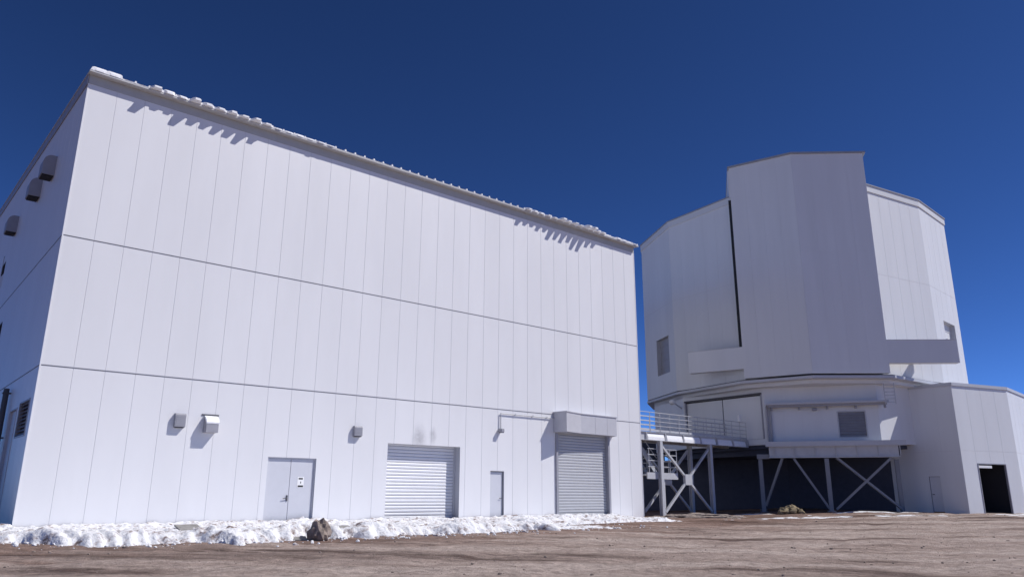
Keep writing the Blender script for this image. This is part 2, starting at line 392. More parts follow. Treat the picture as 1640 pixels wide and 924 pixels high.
# single door
lining(SD, .16, 'door_reveal')
sdo = build('single_door', boxes((SD[0] + .01, SD[1] - .01, .15, .17, -.2, SD[3])), M_DARKMETAL, bld)
build('door_leaf', boxes((SD[0] + .04, SD[1] - .04, .10, .149, .03, SD[3] - .04)), M_DOOR, sdo, bevel=.006)
bm = bmesh.new(); tube(bm, (20.33, .04, 1.05), (20.33, .1, 1.05), .016); tube(bm, (20.34, .045, 1.05), (20.2, .045, 1.05), .016); build('door_handle', bm, M_DARKMETAL, sdo)
build('threshold', boxes((RD1[0], RD1[1], -.15, .45, -.3, -.01)), M_CONC, bld)
# canopy box over the taller roller door
cz0, cz1 = 4.44, 5.46
cp = [(23.86, -.014), (23.95, -.92), (25.45, -.52), (28.42, -.42), (28.5, -.014)]
bm = bmesh.new(); prism(bm, cp, cz0, cz1); can = build('door_canopy', bm, M_CANOPY, bld)
bm = bmesh.new(); prism(bm, [(23.82, -.013), (23.91, -.97), (25.45, -.56), (28.46, -.46), (28.54, -.013)], cz1 + .002, cz1 + .05); build('canopy_top', bm, M_CANOPY, can)
bm = bmesh.new(); prism(bm, [(24.0, -.02), (24.05, -.82), (25.45, -.45), (28.35, -.36), (28.4, -.02)], cz0 - .02, cz0 - .002); build('canopy_soffit', bm, M_GREYMETAL, can)
for xs_ in (26.6, 27.6):
    yy = -.52 + (xs_ - 25.45) / 2.97 * .10
    build('seam_strip', boxes((xs_, xs_ + .03, yy - .008, yy - .001, cz0 + .03, cz1 - .02)), M_CANOPY, can)
# conduit and lamp
lamp = build('wall_lamp', boxes((20.0, 20.22, -.30, -.02, 4.22, 4.40)), M_GREYMETAL, bld, bevel=.03)
bm = bmesh.new(); tube(bm, (20.15, -.07, 4.38), (20.15, -.07, 5.17), .028); tube(bm, (20.15, -.07, 5.17), (23.895, -.07, 5.17), .028); build('conduit', bm, M_STEEL, lamp)
build('lamp_glass', boxes((20.03, 20.19, -.27, -.05, 4.19, 4.219)), M_GLASS, lamp)
for xk in (21.1, 22.3, 23.3): build('conduit_clip', boxes((xk, xk + .04, -.105, -.001, 5.13, 5.21)), M_GALV, lamp)
# vents on the front
def flat_vent(x0, x1, z0, z1, d):
    bm = bmesh.new(); extrude_profile(bm, [(-.002, z0), (-d, z0 + .03), (-d, z1 - .06), (-d * .75, z1), (-.002, z1)], x0, x1)
    v = build('wall_vent', bm, M_GREYMETAL, bld)
    build('vent_mesh', boxes((x0 + .03, x1 - .03, -d + .02, -.02, z0 - .012, z0 + .01)), M_DARKMETAL, v)
    for k in range(5):
        z = z0 + .08 + k * (z1 - z0 - .16) / 5
        build('louvre', boxes((x0 + .03, x1 - .03, -d - .008, -d - .001, z, z + .045)), M_GREYMETAL, v)
flat_vent(4.52, 4.89, 3.55, 4.07, .19); flat_vent(11.92, 12.29, 3.6, 4.05, .19)
bm = bmesh.new(); extrude_profile(bm, [(-.002, 3.42), (-.36, 3.42), (-.36, 3.74), (-.002, 4.05)], 5.60, 6.05)
hood = build('vent_hood', bm, M_GREYMETAL, bld)
build('flashing', boxes((5.5, 6.14, -.03, -.002, 4.06, 4.11)), M_DARKMETAL, hood)
bm = bmesh.new(); extrude_profile(bm, [(-.37, 3.745), (-.38, 3.80), (-.30, 3.93), (-.10, 4.04), (-.035, 4.055)], 5.59, 6.07)
tag(build('snow_cap', bm, M_CLEANSNOW, None, bM, smooth=False), 'small cap of snow on top of the grey vent hood', 'snow', kind='stuff')
# soot mark is a part of the paint: handled in the panel material; gable end fittings
for t0, zt in ((4.5, 14.6), (7.6, 14.62), (13.9, 14.65)):
    bm = bmesh.new(); pr = []
    p = .46; z0 = zt - .86
    outline = [(-.002, z0), (-p, z0)] + [(-p + .30 - .30 * math.cos(a_), zt - .36 + .36 * math.sin(a_)) for a_ in [R(k * 15) for k in range(7)]] + [(-.002, zt)]
    extrude_profile(bm, outline, DEPTH - t0 - .75, DEPTH - t0)
    hd = build('exhaust_hood', bm, M_GREYMETAL, bld, sM)
    build('hood_opening', boxes((DEPTH - t0 - .70, DEPTH - t0 - .05, -p + .04, -.03, z0 - .05, z0 + .01)), M_SEAL, hd)
for h in (W1, W2):
    wn = build('window', boxes((h[0] + .06, h[1] - .06, .10, .12, h[2] + .06, h[3] - .06)), M_GLASS, bld, sM)
    build('window_frame', boxes((h[0], h[0] + .06, .01, .13, h[2], h[3]), (h[1] - .06, h[1], .01, .13, h[2], h[3]), (h[0] + .06, h[1] - .06, .01, .13, h[2], h[2] + .06), (h[0] + .06, h[1] - .06, .01, .13, h[3] - .06, h[3])), M_DARKMETAL, wn)
lv = build('louvre_panel', boxes((LOU[0] + .05, LOU[1] - .05, .13, .15, LOU[2] + .05, LOU[3] - .05)), M_DARKMETAL, bld, sM)
build('louvre_frame', boxes((LOU[0], LOU[0] + .05, -.02, .14, LOU[2], LOU[3]), (LOU[1] - .05, LOU[1], -.02, .14, LOU[2], LOU[3]), (LOU[0] + .05, LOU[1] - .05, -.02, .14, LOU[2], LOU[2] + .05), (LOU[0] + .05, LOU[1] - .05, -.02, .14, LOU[3] - .05, LOU[3])), M_GREYMETAL, lv)
for k in range(9):
    z = LOU[2] + .07 + k * .13
    bm = bmesh.new(); extrude_profile(bm, [(.0, z), (.02, z), (.12, z + .10), (.10, z + .10)], LOU[0] + .055, LOU[1] - .055); build('louvre', bm, M_GREYMETAL, lv)
sdr = build('side_door', boxes((SDR[0] + .05, SDR[1] - .05, .08, .12, 0, SDR[3] - .05)), M_DOOR, bld, sM)
build('door_frame', boxes((SDR[0], SDR[0] + .05, -.02, .13, -.2, SDR[3]), (SDR[1] - .05, SDR[1], -.02, .13, -.2, SDR[3]), (SDR[0] + .05, SDR[1] - .05, -.02, .13, SDR[3] - .05, SDR[3])), M_TRIM, sdr)
bm = bmesh.new(); tube(bm, (DEPTH - 5.6, -.16, 0), (DEPTH - 5.6, -.16, 5.1), .10, 12)
dp = build('downpipe', bm, M_DARKMETAL, bld, sM)
for z in (1.2, 3.2, 4.9): build('pipe_clip', boxes((DEPTH - 5.72, DEPTH - 5.48, -.28, -.001, z, z + .05)), M_DARKMETAL, dp)

# snow that is sliding off the eave, tongue by tongue between the seams
rng = random.Random(3)
bm = bmesh.new()
def tongue(xc, wd, ov, ht, droop):
    n = 5; ring = []
    ys = [1.2, .35, -OV, -OV - ov * .6, -OV - ov]
    for k, y in enumerate(ys):
        z = roof_z(max(y, -OV)) + .004 - (droop if y < -OV - .01 else 0) * (k - 2) * .5
        hh = ht * (1.1, 1.0, .95, .85, .6)[k] * rng.uniform(.85, 1.15); ww = wd * (1, 1, 1, .62, .5)[k] * rng.uniform(.92, 1.08)
        ring.append([bm.verts.new((xc + dx * ww / 2 + rng.uniform(-.015, .015), y, z + dz * hh)) for dx, dz in ((-1, 0), (1, 0), (1, .8), (.78, 1), (-.78, 1), (-1, .8))])
    for k in range(len(ys) - 1):
        for i in range(6): bm.faces.new((ring[k][i], ring[k][(i + 1) % 6], ring[k + 1][(i + 1) % 6], ring[k + 1][i]))
    bm.faces.new(ring[0][::-1]); bm.faces.new(ring[-1])
for k in range(62):
    xc = k * .5 + .25; s = xc
    if s < 1.2: tongue(xc, .5, .02, .15, 0)
    elif s < 2.0: tongue(xc, .4, -.02, .03, 0)
    elif s < 7.2: tongue(xc, rng.uniform(.40, .48), rng.choice((.10, .2, .26, .3, .34, .24)), rng.uniform(.09, .15), .02)
    elif s < 9.8: tongue(xc, rng.uniform(.36, .44), rng.uniform(.0, .12), rng.uniform(.05, .09), .01)
    elif s < 21.4: tongue(xc, .38, -.06, rng.uniform(.01, .025), 0)
    elif s < 24: tongue(xc, rng.uniform(.40, .46), rng.uniform(.12, .24), rng.uniform(.07, .12), .02)
    elif s < 26.2: tongue(xc, rng.uniform(.40, .46), rng.uniform(.28, .42), rng.uniform(.08, .13), .03)
    elif s < 26.8: tongue(xc, .46, .52, .14, .04)
    elif s < 28: tongue(xc, rng.uniform(.40, .46), rng.uniform(.22, .34), rng.uniform(.10, .15), .02)
    else: tongue(xc, .42, rng.uniform(0, .06), rng.uniform(.05, .10), 0)
tag(build('roof_snow', bm, M_CLEANSNOW, None, bM), 'ragged tongues of snow hanging over the eave of the white building', 'snow', kind='stuff')

# ------------------------------------------------------------------ rotating telescope dome
CX, CY = 23.2, 61.8
V1L, V0L, V0R, V1R, V2R, V2L = (12.57, 57), (16.5, 51.0), (24.0, 48.7), (30.1, 52.1), (34.2, 56), (11.4, 63)
ring_back = [(CX + 12 * math.cos(R(a)), CY + 12 * math.sin(R(a))) for a in (1, 30, 60, 90, 120, 150)]
DOME = [V2L, V1L, V0L, V0R, V1R, V2R] + ring_back
def scaled(P, k): return [(CX + (x - CX) * k, CY + (y - CY) * k) for x, y in P]
tM = Matrix.Translation((CX, CY, 0)); 
def loc(P): return [(x - CX, y - CY) for x, y in P]
dome = thing('telescope_dome', 'tall faceted white telescope dome with a wide closed shutter in front', 'telescope dome', tM)
DB, DT, DS = 8.85, 21.95, 15.9
LP = loc(DOME); ND = len(LP)
for i in range(ND):
    A, Bq = LP[i], LP[(i + 1) % ND]; M, L = facet(A, Bq)
    holes = []
    if i == 0: holes = [(2.5, 5.0, 10.5, 13.4)]
    if i == ND - 1: holes = [(2.0, 4.4, 10.5, 13.2)]
    if i == 4: holes = [(1.95, 4.4, 10.85, 13.62)]
    vis = i in (0, 1, 2, 3, 4, 5, ND - 1)
    clad(dome, M, L, [(DB, DS), (DS, DT)], holes, M_TOWER, width=1.2 if vis else L, gap=.009, gapz=.03)
    for h in holes:
        v = build('vent_door', boxes((h[0], h[1], .34, .38, h[2], h[3])), M_TOWER if i == 4 else M_GREYMETAL, dome, M)
        build('vent_reveal', boxes((h[0] - .03, h[0], .004, .36, h[2], h[3]), (h[1], h[1] + .03, .004, .36, h[2], h[3]), (h[0] - .03, h[1] + .03, .004, .36, h[3], h[3] + .03), (h[0] - .03, h[1] + .03, .004, .36, h[2] - .03, h[2])), M_TRIM, v)
        for k in range(4):
            z = h[2] + (k + 1) * (h[3] - h[2]) / 5
            build('vent_blade', boxes((h[0] + .02, h[1] - .02, .31, .339, z, z + .05)), M_TOWER if i == 4 else M_GREYMETAL, v)
bm = bmesh.new(); prism(bm, loc(scaled(DOME, 1.006)), DT, 22.42)
dr = build('dome_roof', bm, M_FASCIA, dome)
bm = bmesh.new(); prism(bm, loc(scaled(DOME, 1.011)), 22.421, 22.50); build('roof_cap', bm, M_CAP, dr)
ringP = [V2L, V1L, (15.72, 51.15), (19.55, 48.42), (24.75, 48.22), V1R, V2R] + ring_back
bm = bmesh.new(); prism(bm, loc(scaled(ringP, 1.004)), 8.60, 8.78); br = build('base_ring', bm, M_TRIM, dome)
bm = bmesh.new(); prism(bm, loc(scaled(ringP, .985)), 8.781, 8.86); build('ring_seal', bm, M_SEAL, br)
bm = bmesh.new(); prism(bm, loc(scaled(ringP, .955)), 8.36, 8.599); build('ring_track', bm, M_TOWER, br)
# shutter leaves
SL, SC, SR = [(x - CX, y - CY) for x, y in ((15.9, 51.0), (19.6, 48.55), (24.55, 48.3))]
ST, SS, SB = 24.45, 17.2, 8.93
for A, Bq, sgn in ((SL, SC, -1), (SC, SR, 1)):
    M, L = facet(A, Bq)
    leaf = build('shutter_leaf', boxes((0.004, L - .004, .0075, .42, SB, ST)), M_TOWER, dome, M)
    n = 4; pw = L / n
    for z0, z1 in ((SB, SS), (SS, ST)):
        pm = mesh(panel_bm(0, pw - .008, 0, z1 - z0 - .025, th=.006), 'panel', M_TOWER)
        for k in range(n): obj('panel', pm, leaf, Matrix.Translation((k * pw + .004, 0, z0 + .012)))
    xa, xb = (-3.9, -.004) if sgn < 0 else (L + .004, L + 4.5)
    hb = build('rail_housing', boxes((xa, xb, .03, .55, 9.6, 11.1)), M_TOWER, dome, M)
    build('housing_lid', boxes((xa - .02, xb, .01, .57, 11.101, 11.14)), M_TRIM, hb)
    for xk in ((xa + .6, xb - .8) if sgn < 0 else (xa + .5, xb - 1.5)):
        build('bracket', boxes((xk, xk + .15, .551, 2.4 if (sgn > 0) == (xk > L + 2) or (sgn < 0 and xk < -2) else 1.1, 9.9, 10.7)), M_GREYMETAL, hb)
    if sgn < 0:
        build('edge_seal', boxes((-.22, -.003, .10, .75, 11.15, 22.0)), M_SEAL, dome, M)
ux, uy = .25, .968
back = [(SR[0] + ux * 15, SR[1] + uy * 15), (SL[0] + ux * 12.5, SL[1] + uy * 12.5)]
hp = [(SL[0] + .02, SL[1] + .43), (SC[0] + .05, SC[1] + .45), (SR[0] - .02, SR[1] + .43)] + back
bm = bmesh.new(); prism(bm, hp, 22.3, ST - .005); hood_ = build('shutter_hood', bm, M_TOWER, dome)
hp2 = [(SL[0] - .10, SL[1] - .06), (SC[0] - .03, SC[1] - .12), (SR[0] + .16, SR[1] - .10)] + [(back[0][0] + .15, back[0][1]), (back[1][0] - .1, back[1][1])]
bm = bmesh.new(); prism(bm, hp2, ST + .002, ST + .12); build('hood_roof', bm, M_CAP, hood_)

# ------------------------------------------------------------------ fixed tower base: annex walls down to the ground, drum storey on legs
base = thing('tower_base', 'white fixed tower base under the dome with raised storey on steel legs', 'building', tM)
AX = [(25.9, 52.494), (28.75, 49.0), (33.7, 51.1), (37.5, 55.0), (39.5, 60.0), (38, 66), (31, 71), (22, 70)]
ALoc = loc(AX); AT, ASM = 8.25, 4.08
for i in range(len(AX)):
    M, L = facet(ALoc[i], ALoc[(i + 1) % len(AX)])
    holes = []
    if i == 0: holes = [(2.35, 3.05, -.2, 2.5)]
    if i == 1: holes = [(1.38, 4.1, -.2, 3.33)]
    vis = i in (0, 1, 2)
    if i == len(AX) - 1: continue
    clad(base, M, L, [(-.2, ASM), (ASM, AT)], holes, M_TOWER, width=1.2 if vis else L, gap=.009, gapz=.03)
    if i == 0:
        h = holes[0]
        lining(h, .12, 'door_reveal', M_TRIM, base, M)
        d_ = build('service_door', boxes((h[0] + .02, h[1] - .02, .08, .12, .3, h[3] - .02)), M_DOOR, base, M)
        build('door_handle', boxes((h[0] + .08, h[0] + .2, .02, .079, 1.35, 1.4)), M_DARKMETAL, d_)
    if i == 1:
        h = holes[0]
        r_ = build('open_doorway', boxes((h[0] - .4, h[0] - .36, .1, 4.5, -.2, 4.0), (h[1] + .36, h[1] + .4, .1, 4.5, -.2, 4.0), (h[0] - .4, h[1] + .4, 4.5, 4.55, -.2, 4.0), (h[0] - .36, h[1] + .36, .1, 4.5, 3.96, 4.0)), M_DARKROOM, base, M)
        build('door_frame', boxes((h[0], h[0] + .06, -.03, .1, .2, h[3]), (h[1] - .06, h[1], -.03, .1, .2, h[3]), (h[0] + .06, h[1] - .06, -.03, .1, h[3] - .06, h[3])), M_GREYMETAL, r_)
        build('raised_door_edge', boxes((h[0] + .07, h[0] + 1.3, -.03, .03, h[3] - .30, h[3] - .14)), M_SIGN, r_)
bm = bmesh.new(); ac = [sum(q) / len(AX) for q in zip(*loc(AX))]; prism(bm, [(ac[0] + (x - ac[0]) * .975, ac[1] + (y - ac[1]) * .975) for x, y in loc(AX)], AT - .3, AT - .05); build('annex_roof', bm, M_TRIM, base)
def cap_strip(P, z0, z1, out, m, name, parent):
    for i in range(len(P) - 1):
        M, L = facet(P[i], P[i + 1]); build(name, boxes((-out * .4, L + out * .4, -out, .10, z0 + .001 * i, z1 + .001 * i)), m, parent, M)
cap_strip([ALoc[0]] + ALoc[1:5], AT, AT + .2, .07, M_TRIM, 'parapet_cap', base)
# drum storey
DR = scaled([V2L, V1L], .955) + [(17.3, 51.6), (24.0, 49.45)] + scaled([V1R, V2R] + ring_back, .95); DL = loc(DR); NDr = len(DL)
FZ, TZ = 4.55, 8.45
for i in range(NDr):
    M, L = facet(DL[i], DL[(i + 1) % NDr])
    holes = []
    if i == 2: holes = [(4.55, 6.25, 5.0, 6.6)]
    if i == 1: holes = [(.25, L - .25, 4.95, 7.95)]
    vis = i in (0, 1, 2)
    clad(base, M, L, [(FZ, TZ)], holes, M_TOWER, width=1.2 if vis else L, gap=.009, gapz=.03)
    if i == 2:
        h = holes[0]
        lw = build('louvre_window', boxes((h[0], h[1], .13, .15, h[2], h[3])), M_GREYMETAL, base, M)
        build('louvre_frame', boxes((h[0] - .04, h[0] + .04, -.03, .12, h[2], h[3]), (h[1] - .04, h[1] + .04, -.03, .12, h[2], h[3]), (h[0] - .04, h[1] + .04, -.03, .12, h[3], h[3] + .07), (h[0] - .04, h[1] + .04, -.03, .12, h[2] - .07, h[2])), M_TRIM, lw)
        for k in range(9):
            z = h[2] + .02 + k * .175
            bm = bmesh.new(); extrude_profile(bm, [(-.01, z), (.01, z), (.11, z + .14), (.09, z + .14)], h[0] + .045, h[1] - .045); build('louvre', bm, M_GREYMETAL, lw)
        led = build('upper_ledge', boxes((.1, L + .6, -.75, -.003, 7.12, 7.24)), M_TRIM, base, M)
        build('ledge_beam', boxes((.2, L + .5, -.55, -.40, 6.97, 7.119)), M_GREYMETAL, led)
        for k in range(5): build('ledge_bracket', boxes((.4 + k * 1.75, .5 + k * 1.75, -.39, -.003, 6.8, 7.118)), M_GREYMETAL, led)
        plat = build('platform', boxes((-.1, L + 1.2, -1.0, -.003, 4.40, 4.62)), M_STEEL, base, M)
        build('edge_channel', boxes((-.15, L + 1.25, -1.07, -1.001, 4.36, 4.68)), M_TRIM, plat)
        build('platform_beam', boxes((.05, L + .8, -.75, -.52, 3.70, 4.399)), M_STEEL, plat)
        build('beam_flange', boxes((.03, L + .82, -.85, -.42, 3.64, 3.699)), M_STEEL, plat)
        for k in range(7): build('web_stiffener', boxes((.4 + k * 1.25, .44 + k * 1.25, -.82, -.751, 3.70, 4.39)), M_STEEL, plat)
        for xp in (.12, .34):
            bm = bmesh.new(); tube(bm, (xp, -.12, 4.63), (xp, -.12, 7.115), .06, 8); build('riser_pipe', bm, M_GREYMETAL, base, M)
        cl = build('cable_ladder', boxes((L + .95, L + 1.0, -.9, -.84, 6.95, 8.3), (L + .35, L + .40, -.9, -.84, 6.95, 8.3)), M_STEEL, base, M)
        for k in range(6): build('rung', boxes((L + .401, L + .949, -.89, -.85, 7.05 + k * .22, 7.10 + k * .22)), M_STEEL, cl)
        bm = bmesh.new(); box(bm, 3.0, 3.3, -.3, -.003, 6.72, 6.9); build('flood_lamp', bm, M_GREYMETAL, base, M, bevel=.03)
        PM, PL = M, L
    if i == 1:
        h = holes[0]; mid = (h[0] + h[1]) / 2
        bd = build('sliding_door', boxes((h[0], h[1], .16, .18, h[2], h[3])), M_SEAL, base, M)
        build('door_panel', boxes((h[0] + .03, mid - .04, .10, .159, h[2] + .02, h[3] - .06)), M_TOWER, bd)
        build('door_panel', boxes((mid + .04, h[1] - .03, .10, .159, h[2] + .02, h[3] - .06)), M_TOWER, bd)
        build('door_header', boxes((h[0] - .1, h[1] + .1, -.10, .06, h[3] + .002, h[3] + .12)), M_DARKMETAL, bd)
        build('door_jamb', boxes((h[0] - .09, h[0], -.06, .1, h[2], h[3])), M_GREYMETAL, bd)
        build('door_jamb', boxes((h[1], h[1] + .09, -.06, .1, h[2], h[3])), M_GREYMETAL, bd)
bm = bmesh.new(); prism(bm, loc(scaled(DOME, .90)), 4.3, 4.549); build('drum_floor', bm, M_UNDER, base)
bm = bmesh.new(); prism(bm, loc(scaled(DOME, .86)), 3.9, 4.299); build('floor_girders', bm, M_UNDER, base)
bm = bmesh.new(); prism(bm, loc(scaled(DOME, .89)), TZ + .001, TZ + .05); build('drum_top', bm, M_JOINT, base)
# dark walls of the open undercroft behind the legs
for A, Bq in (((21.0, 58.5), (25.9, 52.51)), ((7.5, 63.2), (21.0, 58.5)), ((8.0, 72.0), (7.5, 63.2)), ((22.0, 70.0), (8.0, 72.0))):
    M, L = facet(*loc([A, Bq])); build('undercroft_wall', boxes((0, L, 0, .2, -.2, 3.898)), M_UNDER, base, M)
# legs and braces, laid out in the frame of the platform
def g_local(xl, yl):
    p = tM @ PM @ Vector((xl, yl, 0)); return ground_z(p.x, p.y)
for xl, yl in ((-.55, -.2), (3.55, -.63), (-.55, 4.0), (8.0, 1.6)):
    g = g_local(xl, yl)
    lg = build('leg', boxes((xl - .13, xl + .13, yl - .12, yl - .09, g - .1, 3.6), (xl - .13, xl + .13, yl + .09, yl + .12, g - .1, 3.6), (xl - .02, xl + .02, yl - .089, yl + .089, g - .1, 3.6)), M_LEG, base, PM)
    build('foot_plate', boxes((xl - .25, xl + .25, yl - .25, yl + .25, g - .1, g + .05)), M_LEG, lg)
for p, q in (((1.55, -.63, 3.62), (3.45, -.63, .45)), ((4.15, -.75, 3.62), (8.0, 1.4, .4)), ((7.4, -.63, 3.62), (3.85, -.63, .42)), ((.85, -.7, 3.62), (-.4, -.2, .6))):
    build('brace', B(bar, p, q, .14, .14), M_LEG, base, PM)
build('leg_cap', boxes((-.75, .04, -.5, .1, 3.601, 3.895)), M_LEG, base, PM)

# ------------------------------------------------------------------ footbridge from the white building to the tower
br_ = thing('footbridge', 'white steel footbridge with railings between the two buildings', 'footbridge', bM)
BS, BE, YF, YB, DK = 31.05, 42.5, .2, 1.8, 4.95
build('deck', boxes((BS, BE, YF + .05, YB - .05, DK - .06, DK)), M_GALV, br_)
for y, out in ((YF, -1), (YB, 1)):
    gd = build('girder', boxes((BS, BE, y - .012, y + .012, DK - .50, DK - .061)), M_STEEL, br_)
    build('flange', boxes((BS, BE, y - .12, y + .12, DK - .53, DK - .501)), M_STEEL, gd)
    build('flange', boxes((BS, BE, y - .10, y + .049 if out < 0 else y + .10, DK - .06, DK - .035)), M_STEEL, gd)
    for k in range(7): build('stiffener', boxes((BS + .6 + k * 1.8, BS + .66 + k * 1.8, y - .11, y - .013, DK - .50, DK - .062)), M_STEEL, gd)
    rl = build('railing', boxes((BS, BE, y - .02, y + .01, DK + .02, DK + .14)), M_STEEL, br_)
    pm = None
    for k in range(13):
        x = min(BS + .1 + k * .96, BE - .05); bm = bmesh.new(); tube(bm, (0, 0, DK - .03), (0, 0, DK + 1.15), .024, 6)
        if pm is None: pm = mesh(bm, 'post', M_STEEL)
        else: bm.free()
        obj('post', pm, rl, Matrix.Translation((x, y + (-.03), 0)))
    for z in (.36, .62, .88, 1.16):
        build('rail', B(tube, (BS, y - .03, DK + z), (BE, y - .03, DK + z), .022, 6), M_STEEL, rl)
pl_ = build('bridge_light', boxes((41.55, 41.8, .05, .2, DK + 1.18, DK + 1.62)), M_SIGN, br_, bevel=.02)
for k in range(6): build('cross_beam', boxes((BS + 1 + k * 2, BS + 1.1 + k * 2, YF + .013, YB - .013, DK - .4, DK - .07)), M_STEEL, br_)
def hleg(x, y, z0, z1, parent, nm='leg'):
    return build(nm, boxes((x - .12, x + .12, y - .12, y - .095, z0, z1), (x - .12, x + .12, y + .095, y + .12, z0, z1), (x - .015, x + .015, y - .094, y + .094, z0, z1)), M_STEEL, parent)
for x, y in ((33.0, YF), (38.1, YF), (33.0, YB), (38.1, YB)):
    p = bM @ Vector((x, y, 0)); hleg(x, y, ground_z(p.x, p.y) - .15, DK - .531, br_)
for y in (YF, YB):
    build('brace', B(bar, (33.25, y, .25), (37.9, y, 4.1), .13, .13), M_STEEL, br_)
    build('brace', B(bar, (37.95, y + .01, .25), (33.2, y + .01, 4.1), .125, .125), M_STEEL, br_)
    build('gusset', boxes((35.25, 35.95, y - .09, y + .09, 1.85, 2.5)), M_STEEL, br_)
build('wall_bracket', boxes((31.035, 31.3, YF + .1, YB - .1, DK - .75, DK - .532)), M_STEEL, br_)

# a darker low wing behind the tower closes the gap under the bridge
wing = thing('rear_wing', 'low dark wing seen behind the footbridge railings', 'building', Matrix.Translation((9.5, 70, 0)))
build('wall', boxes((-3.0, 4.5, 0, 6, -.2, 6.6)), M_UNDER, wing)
build('roof', boxes((-3.1, 4.6, -.1, 6.1, 6.601, 6.75)), M_GREYMETAL, wing)
build('door', boxes((-1.0, .2, -.05, -.003, 0, 2.2)), M_DARKMETAL, wing)
bm = bmesh.new()  # white blocks added on the ledge stand in for sunlit stretches of girder
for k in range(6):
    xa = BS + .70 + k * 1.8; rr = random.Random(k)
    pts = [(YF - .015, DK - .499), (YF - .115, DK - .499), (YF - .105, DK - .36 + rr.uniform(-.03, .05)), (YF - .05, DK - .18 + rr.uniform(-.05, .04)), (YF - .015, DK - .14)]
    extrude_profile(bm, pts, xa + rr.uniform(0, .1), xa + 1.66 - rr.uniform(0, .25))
tag(build('girder_sunlit_patches', bm, M_CLEANSNOW, None, bM), 'sunlit patches of the footbridge girder, shaped as white blocks on its ledge', 'snow', kind='stuff')

# stair under the bridge
st = thing('steel_stair', 'white steel stair and railed landing tucked under the footbridge', 'stair', bM)
LZ = 2.45
build('landing', boxes((31.9, 34.75, .40, 1.6, LZ - .08, LZ)), M_GALV, st)
build('landing_edge', boxes((31.88, 34.8, .33, .399, LZ - .28, LZ + .10)), M_STEEL, st)
build('landing_edge', boxes((34.751, 34.8, .40, 1.6, LZ - .28, LZ + .10)), M_STEEL, st)
for x, y in ((32.1, .36), (33.45, .36), (34.1, .36), (34.77, .36), (34.77, 1.0), (34.77, 1.58), (33.4, 1.6)):
    build('rail_post', B(tube, (x, y, LZ - .1), (x, y, LZ + 1.5), .028, 6), M_STEEL, st)
for z in (.45, .8, 1.15, 1.5):
    build('handrail', B(tube, (32.0, .36, LZ + z), (34.77, .36, LZ + z), .024, 6), M_STEEL, st)
    build('handrail', B(tube, (34.77, .36, LZ + z), (34.77, 1.6, LZ + z), .024, 6), M_STEEL, st)
for x, y in ((33.55, .5), (34.5, 1.5), (32.4, 1.5)):
    p = bM @ Vector((x, y, 0)); build('stair_leg', boxes((x - .07, x + .07, y - .07, y + .07, ground_z(p.x, p.y) - .1, LZ - .081)), M_STEEL, st)
for y in (1.0, 1.75):
    build('stringer', B(bar, (33.6, y, LZ), (31.3, y, DK - .1), .06, .24), M_STEEL, st)
    build('handrail', B(tube, (33.6, y, LZ + 1), (31.3, y, DK + .7), .024, 6), M_STEEL, st)
for k in range(9):
    u = (k + .5) / 9; x = 33.6 - 2.3 * u; z = LZ + (DK - .1 - LZ) * u
    build('tread', boxes((x - .14, x + .14, 1.035, 1.715, z, z + .04)), M_GALV, st)
for x in (31.75, 32.75):
    build('stringer', B(bar, (x, 1.62, LZ - .05), (x, 4.6, .1), .06, .26), M_STEEL, st)
    build('handrail', B(tube, (x, 1.62, LZ + 1), (x, 4.6, 1.1), .024, 6), M_STEEL, st)
    for k in range(4):
        u = k / 3; y = 1.62 + 2.98 * u; build('rail_post', B(tube, (x, y, LZ - .05 - (LZ - .15) * u), (x, y, LZ + 1 - (LZ - .1) * u), .024, 6), M_STEEL, st)
for k in range(11):
    u = (k + .5) / 11; y = 1.62 + 2.98 * u; z = LZ - .05 + (.1 - LZ) * u
    build('tread', boxes((31.79, 32.71, y - .13, y + .13, z, z + .04)), M_GALV, st)
# small yard lamp at the end of the rail
yl = thing('bracket_lamp', 'small white lamp on a short arm above the footbridge rail', 'lamp', Matrix.Translation((13.0, 57.6, 0)))
build('arm', B(tube, (0, 0, 7.6), (-.75, -.6, 8.0), .05, 8), M_STEEL, yl)
bm = bmesh.new(); bmesh.ops.create_uvsphere(bm, u_segments=12, v_segments=8, radius=.26)
bmesh.ops.transform(bm, matrix=Matrix.Translation((-.85, -.7, 8.0)) @ Matrix.Diagonal((1, 1, .8, 1)), verts=bm.verts); build('globe', bm, M_SIGN, yl, smooth=True)

